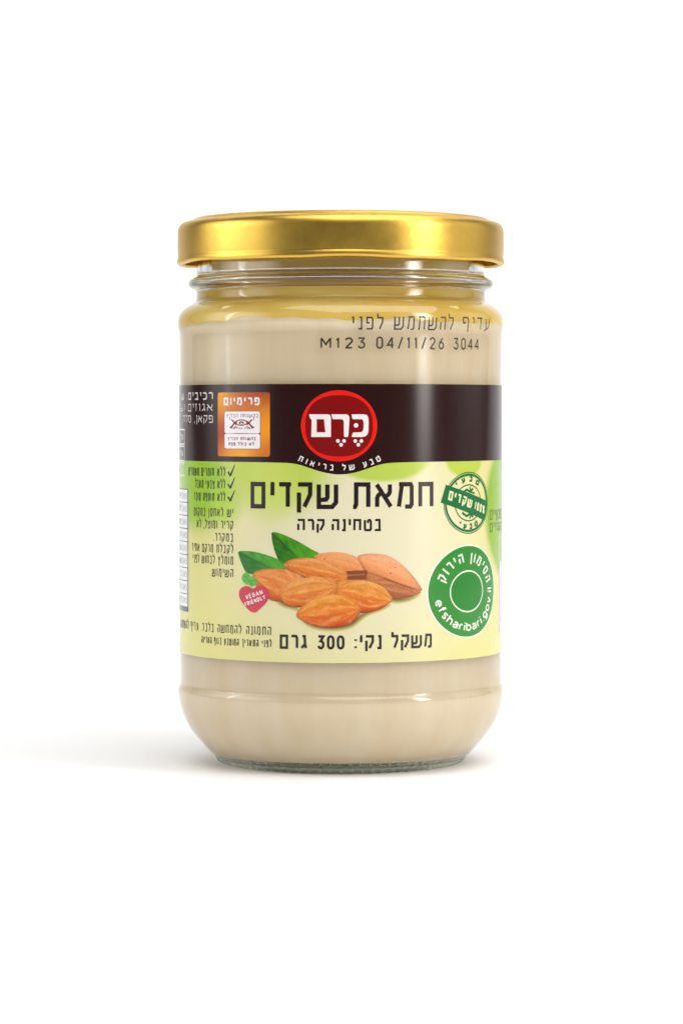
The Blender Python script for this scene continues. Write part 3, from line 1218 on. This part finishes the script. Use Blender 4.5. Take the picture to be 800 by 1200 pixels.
leaf(F, [(279.2, 647.0), (281, 645.8), (291, 645.6), (301, 647), (314, 650.6), (327, 655.6), (336, 662), (334, 669), (319.5, 672), (300, 674), (288.5, 671), (285, 664), (281, 654)], (280, 646.5), (322, 667), (16, 78, 34), (40, 122, 50), (88, 168, 50), 1)
leaf(F, [(318.3, 624.4), (320, 623.6), (325, 623.9), (336, 627.8), (352.5, 636), (366, 644.4), (375, 648.6), (372, 656), (350, 662), (333, 663), (327, 658), (322, 646), (319, 634)], (319, 624), (352, 656), (8, 66, 14), (36, 112, 24), (84, 160, 30), 1)
AL = (240, 164, 104)
almond(F, [(366, 652), (373.5, 649), (387, 646.8), (402.4, 647.4), (417.8, 652.4), (427, 660), (431, 668.4), (428, 676), (404, 676), (384, 668)], (431, 668), (366, 654), (248, 182, 130), (242, 160, 96), (220, 124, 60), 2, .16, 1.0)
# back right almond with its flat flank
almond(F, [(417, 652.4), (425, 649.2), (436, 648.5), (449, 649.4), (461, 654), (472, 662.4), (482.5, 673.6), (490, 684), (495.4, 692.5), (487, 692), (476, 689), (460, 684), (445, 677), (428, 672), (424, 664)], (495, 692.4), (420, 662), (250, 190, 146), (246, 176, 124), (222, 136, 84), 3, .10, 2.0)
almond(F, [(428, 671), (445, 676.5), (460, 683.5), (476, 688.6), (495.4, 692.6), (486, 698), (474, 701.3), (461, 702), (448, 696), (436, 686), (426, 680)], (495, 692.4), (428, 676), (206, 132, 84), (184, 112, 74), (160, 88, 58), 4, .30, 3.0)
F.union(stroke(pix([(449, 677.5), (460, 681), (474, 686.5), (486, 690.4)]), .20), 1, 5)
F.poly(pix([(401, 669.6), (416, 668.6), (430, 668.4), (429.6, 679), (402, 679.5)]), 1, 5)
F.poly(pix([(406, 673.2), (427, 672.2), (427, 674.0), (406, 675.2)]), 3, 6)
for x, y in ((463, 665), (380, 655), (457, 672)):
    a, b_ = P(x, y)
    F.poly(ell(a, b_, .17, .13, 10), 1, 5)
almond(F, [(332.6, 661.5), (335, 658.6), (341, 655.6), (350, 654), (360, 653.3), (374.7, 655.2), (393, 660.4), (404.5, 667.4), (408, 676), (406, 684), (396, 687), (378, 684), (355, 677), (340, 669.5), (333.6, 665.6)], (332.8, 662.6), (406, 680), (242, 168, 100), (234, 140, 64), (208, 98, 40), 7, .40, 1.7)
almond(F, [(295.4, 676), (298, 670.5), (303, 668), (312, 666.5), (328, 666.2), (340.5, 669), (356, 675.6), (354, 690), (340, 704), (328, 705.4), (316, 703.5), (311, 697), (302, 689), (297, 682)], (296, 674), (352, 694), (240, 160, 92), (236, 142, 64), (206, 88, 40), 8, .40, 4.0)
almond(F, [(395.6, 682), (398, 681), (402, 680.4), (414, 680), (430, 680.4), (446, 685.8), (455, 694), (460.8, 702.2), (453, 710), (440, 716.5), (425, 719), (413, 716), (402, 706), (392, 699)], (460.5, 702), (396, 688), (240, 172, 82), (232, 132, 50), (212, 76, 24), 9, .42, 5.0)
almond(F, [(326.6, 693.5), (329, 687), (336, 682), (347, 678.6), (362, 676.6), (378, 675.8), (389, 678), (395.5, 684), (395.6, 692), (392, 699), (383, 705), (365, 709), (352, 712), (341, 711.6), (331, 707)], (327, 696), (394, 686), (240, 170, 92), (236, 146, 64), (214, 100, 40), 10, .40, 6.0)
almond(F, [(346.4, 722), (349, 716), (356, 708), (368, 701.4), (384, 697), (394, 696.6), (406, 698.6), (417, 702.4), (423.2, 710), (421.5, 721), (412, 730.4), (397, 735.8), (380, 736), (364, 732.4), (352, 726.5)], (347, 722.5), (422, 714), (240, 166, 62), (232, 128, 44), (214, 78, 22), 11, .46, 7.0)
m_fill = ink('almond_skin_ink', (206, 120, 60))
m_slot = ink('almond_gap_ink', (166, 96, 74))
m_seed = ink('almond_shade_ink', (134, 66, 42))
F.build('almond_picture', [m_pic, m_seed, m_fill, m_slot], label, base=L0, step=.006)

# vegan heart ---------------------------------------------------------------------------
m_pink = ink('pink_red_ink', (200, 58, 76), var=.12, scale=180)
m_lgrn = ink('leaf_green_ink', (92, 178, 66), var=.3, scale=900)
m_lgrn2 = ink('leaf_shadow_ink', (48, 130, 46))
F = Flat()
F.poly(smooth_loop(pix([(297, 690.5), (291, 686.4), (284.5, 687.5), (280.4, 692.5), (280.6, 700), (286.5, 709.5), (297.2, 719.8), (306, 713), (314, 704.5), (316, 696), (313, 689), (307, 685.6), (301, 687)]), 2), 0, 0)
C7 = crop(270, 620, 6.667)
F.poly(smooth_loop([C7(*q) for q in [(90, 372), (110, 345), (132, 332), (150, 352), (160, 372), (190, 378), (218, 392), (214, 420), (192, 440), (172, 452), (150, 436), (120, 430), (96, 404)]], 2), 1, 1)
F.union(stroke([C7(118, 362), C7(140, 395), C7(176, 432)], .16) + stroke([C7(205, 398), C7(172, 402), C7(150, 410)], .13) + stroke([C7(104, 396), C7(128, 404)], .13), 2, 2)


def slant(o, a):
    c, s = math.cos(a), math.sin(a)
    return lambda p, xm: (o[0] + p[0] * c - p[1] * s, o[1] + p[0] * s + p[1] * c)


o1, o2 = C7(128, 552), C7(258, 508)
line(F, 'VEGAN', 0, math.hypot(o2[0] - o1[0], o2[1] - o1[1]), 0, 1.05, .21, 3, 2, heb=False, xf=slant(o1, math.atan2(o2[1] - o1[1], o2[0] - o1[0])))
o1, o2 = C7(122, 606), C7(280, 544)
line(F, 'FRIENDLY', 0, math.hypot(o2[0] - o1[0], o2[1] - o1[1]), 0, .95, .19, 3, 2, heb=False, xf=slant(o1, math.atan2(o2[1] - o1[1], o2[0] - o1[0])))
F.build('vegan_heart', [m_pink, m_lgrn, m_lgrn2, m_white], label, base=L0 + .06)

# round almond stamp -----------------------------------------------------------------------
m_grn = ink('stamp_green_ink', (4, 106, 50))
m_cream = ink('cream_ink', (226, 226, 176))
C5 = crop(500, 540, 8.42)
F = Flat()
a, b_ = C5(160, 415), C5(592, 415)
cu, cv = (a[0] + b_[0]) / 2, C5(390, 415)[1]
ru, rv = (b_[0] - a[0]) / 2, (C5(390, 110)[1] - C5(390, 722)[1]) / 2


def ring(F, cu, cv, ru, rv, t, mi, layer):
    F.union(stroke(ell(cu, cv, ru - t / 2, rv - t / 2, 72), t, True), mi, layer)


ring(F, cu, cv, ru, rv, .22, 0, 0)
ring(F, cu, cv, ru - .38, rv - .38, .55, 0, 0)
ring(F, cu, cv, ru * .60, rv * .60, .28, 0, 0)
rt = (ru + rv) / 2


def squash(f):
    return lambda p, xm: (cu + (f(p, xm)[0] - cu) * ru / rt, cv + (f(p, xm)[1] - cv) * rv / rt)


line(F, 'טבעי', -3.9, 3.6, 0, 1.45, .46, 0, 0, xf=squash(over_arc(cu, cv, rt * .68)), gap=.45)
line(F, 'טבעי', -3.6, 3.6, -.15, 1.45, .46, 0, 0, xf=squash(on_arc(cu, cv, rt * .68 + 1.2)), gap=.45)
for s in (1, -1):
    F.union(stroke([(cu - 2.4, cv + s * 2.2), (cu - .8, cv + s * 3.0), (cu + .4, cv + s * 2.5), (cu + 1.6, cv + s * 3.2)], .55)
            + stroke([(cu + .3, cv + s * 3.6), (cu + .9, cv + s * 2.4), (cu + 2.2, cv + s * 2.1)], .42), 0, 0)
bl0, bl1 = C5(132, 412), C5(183, 236)
br0, br1 = C5(562, 590), C5(592, 402)
F.poly([bl0, br0, br1, bl1], 0, 1)
m0 = ((bl0[0] + bl1[0]) / 2, (bl0[1] + bl1[1]) / 2)
m1 = ((br0[0] + br1[0]) / 2, (br0[1] + br1[1]) / 2)
ang = math.atan2(m1[1] - m0[1], m1[0] - m0[0])
wid = math.hypot(m1[0] - m0[0], m1[1] - m0[1])
line(F, 'שקדים', wid * .10, wid * .60, -1.0, 2.15, .46, 1, 2, xf=slant(m0, ang))
line(F, '100%', wid * .67, wid * .95, -.95, 2.0, .38, 1, 2, heb=False, xf=slant(m0, ang))
F.build('almond_stamp', [m_grn, m_cream], label, base=L0)

# green mark -------------------------------------------------------------------------------
m_gm = ink('leaf_disc_ink', (30, 130, 28))
m_gm2 = ink('disc_core_ink', (8, 124, 20))
m_gw = ink('pale_mint_ink', (226, 240, 212))
C6 = crop(490, 630, 7.62)
F = Flat()
a, b_ = C6(84, 480), C6(664, 480)
cu, cv = (a[0] + b_[0]) / 2, (C6(420, 75)[1] + C6(420, 885)[1]) / 2
ru, rv = (b_[0] - a[0]) / 2, (C6(420, 75)[1] - C6(420, 885)[1]) / 2
F.poly(ell(cu, cv, ru + .42, rv + .36), 2, 0)
F.poly(ell(cu, cv, ru, rv), 0, 1)
F.poly(ell(cu, cv, ru * .50, rv * .465), 2, 2)
F.poly(ell(cu, cv, ru * .50 - .34, rv * .465 - .34), 1, 3)
rt = (ru + rv) / 2
xfa = over_arc(cu, cv, rt * .635)
xfb = on_arc(cu, cv, rt * .895)
line(F, 'הסימון הירוק', -rt * .635 * 1.26, rt * .635 * 1.34, 0, 2.45, .46, 2, 2, xf=squash(xfa), gap=.17, space=.34)
line(F, 'efsharibari.gov.il', -rt * .895 * 1.36, rt * .895 * 1.62, .18, 1.72, .40, 2, 2, heb=False, xf=squash(xfb), gap=.17)
F.build('green_mark', [m_gm, m_gm2, m_gw], label, base=L0)

# print at the right edge of the view ---------------------------------------------------------
m_lilac = ink('pale_lilac_panel', (206, 200, 206))
m_edge = ink('dark_green_type', (74, 100, 40), rough=.26)
F = Flat()
for y0, y1 in ((597, 609), (612.5, 623)):
    v0, v1 = P(578, y1)[1], P(578, y0)[1]
    line(F, 'רכיבים טבעיים' if y0 < 600 else 'שקדים קלויים', P(573.2, 610)[0], P(573.2, 610)[0] + 21, v0, v1 - v0, .3, 0, 0)
v0, v1 = P(582, 742)[1], P(582, 658)[1]
F.poly(rrect(P(583.8, 700)[0], v0, P(583.8, 700)[0] + 24, v1, .8), 1, 0)
F.build('side_panel_print', [m_edge, m_lilac], label, base=L0)

# date code inked on the glass ------------------------------------------------------------------
m_code = ink('date_code_ink', (34, 18, 6), rough=.5)
nt = m_code.node_tree
nz = nt.nodes.new('ShaderNodeTexNoise')
nz.inputs['Scale'].default_value = 2600
nz.inputs['Detail'].default_value = 2
tc = nt.nodes.new('ShaderNodeTexCoord')
nt.links.new(tc.outputs['Object'], nz.inputs['Vector'])
mr = nt.nodes.new('ShaderNodeMapRange')
mr.inputs['From Min'].default_value = 0.34
mr.inputs['From Max'].default_value = 0.50
mr.inputs['To Min'].default_value = 0.80
nt.links.new(nz.outputs['Fac'], mr.inputs['Value'])
nt.links.new(mr.outputs[0], nt.nodes['Principled BSDF'].inputs['Alpha'])
F = Flat()
for s, xl, xr, yt, yb, hb in [('לפני', 411, 448.5, 371.0, 386.3, True), ('להשתמש', 461, 529.6, 370.6, 387, True), ('עדיף', 540, 571, 371.8, 386.5, True),
                              ('M123', 375.4, 428.0, 395.2, 408.6, False), ('04/11/26', 440.5, 520, 394.6, 409.2, False), ('3044', 530.8, 560.6, 396.0, 410.2, False)]:
    pline(F, s, xl, xr, yt, yb, .36 if hb else .39, ref=(xl + xr) / 2, heb=hb, gap=.26)
F.build('date_code', m_code, jar, base=0.03, rfun=r_out, R=R_LABEL)
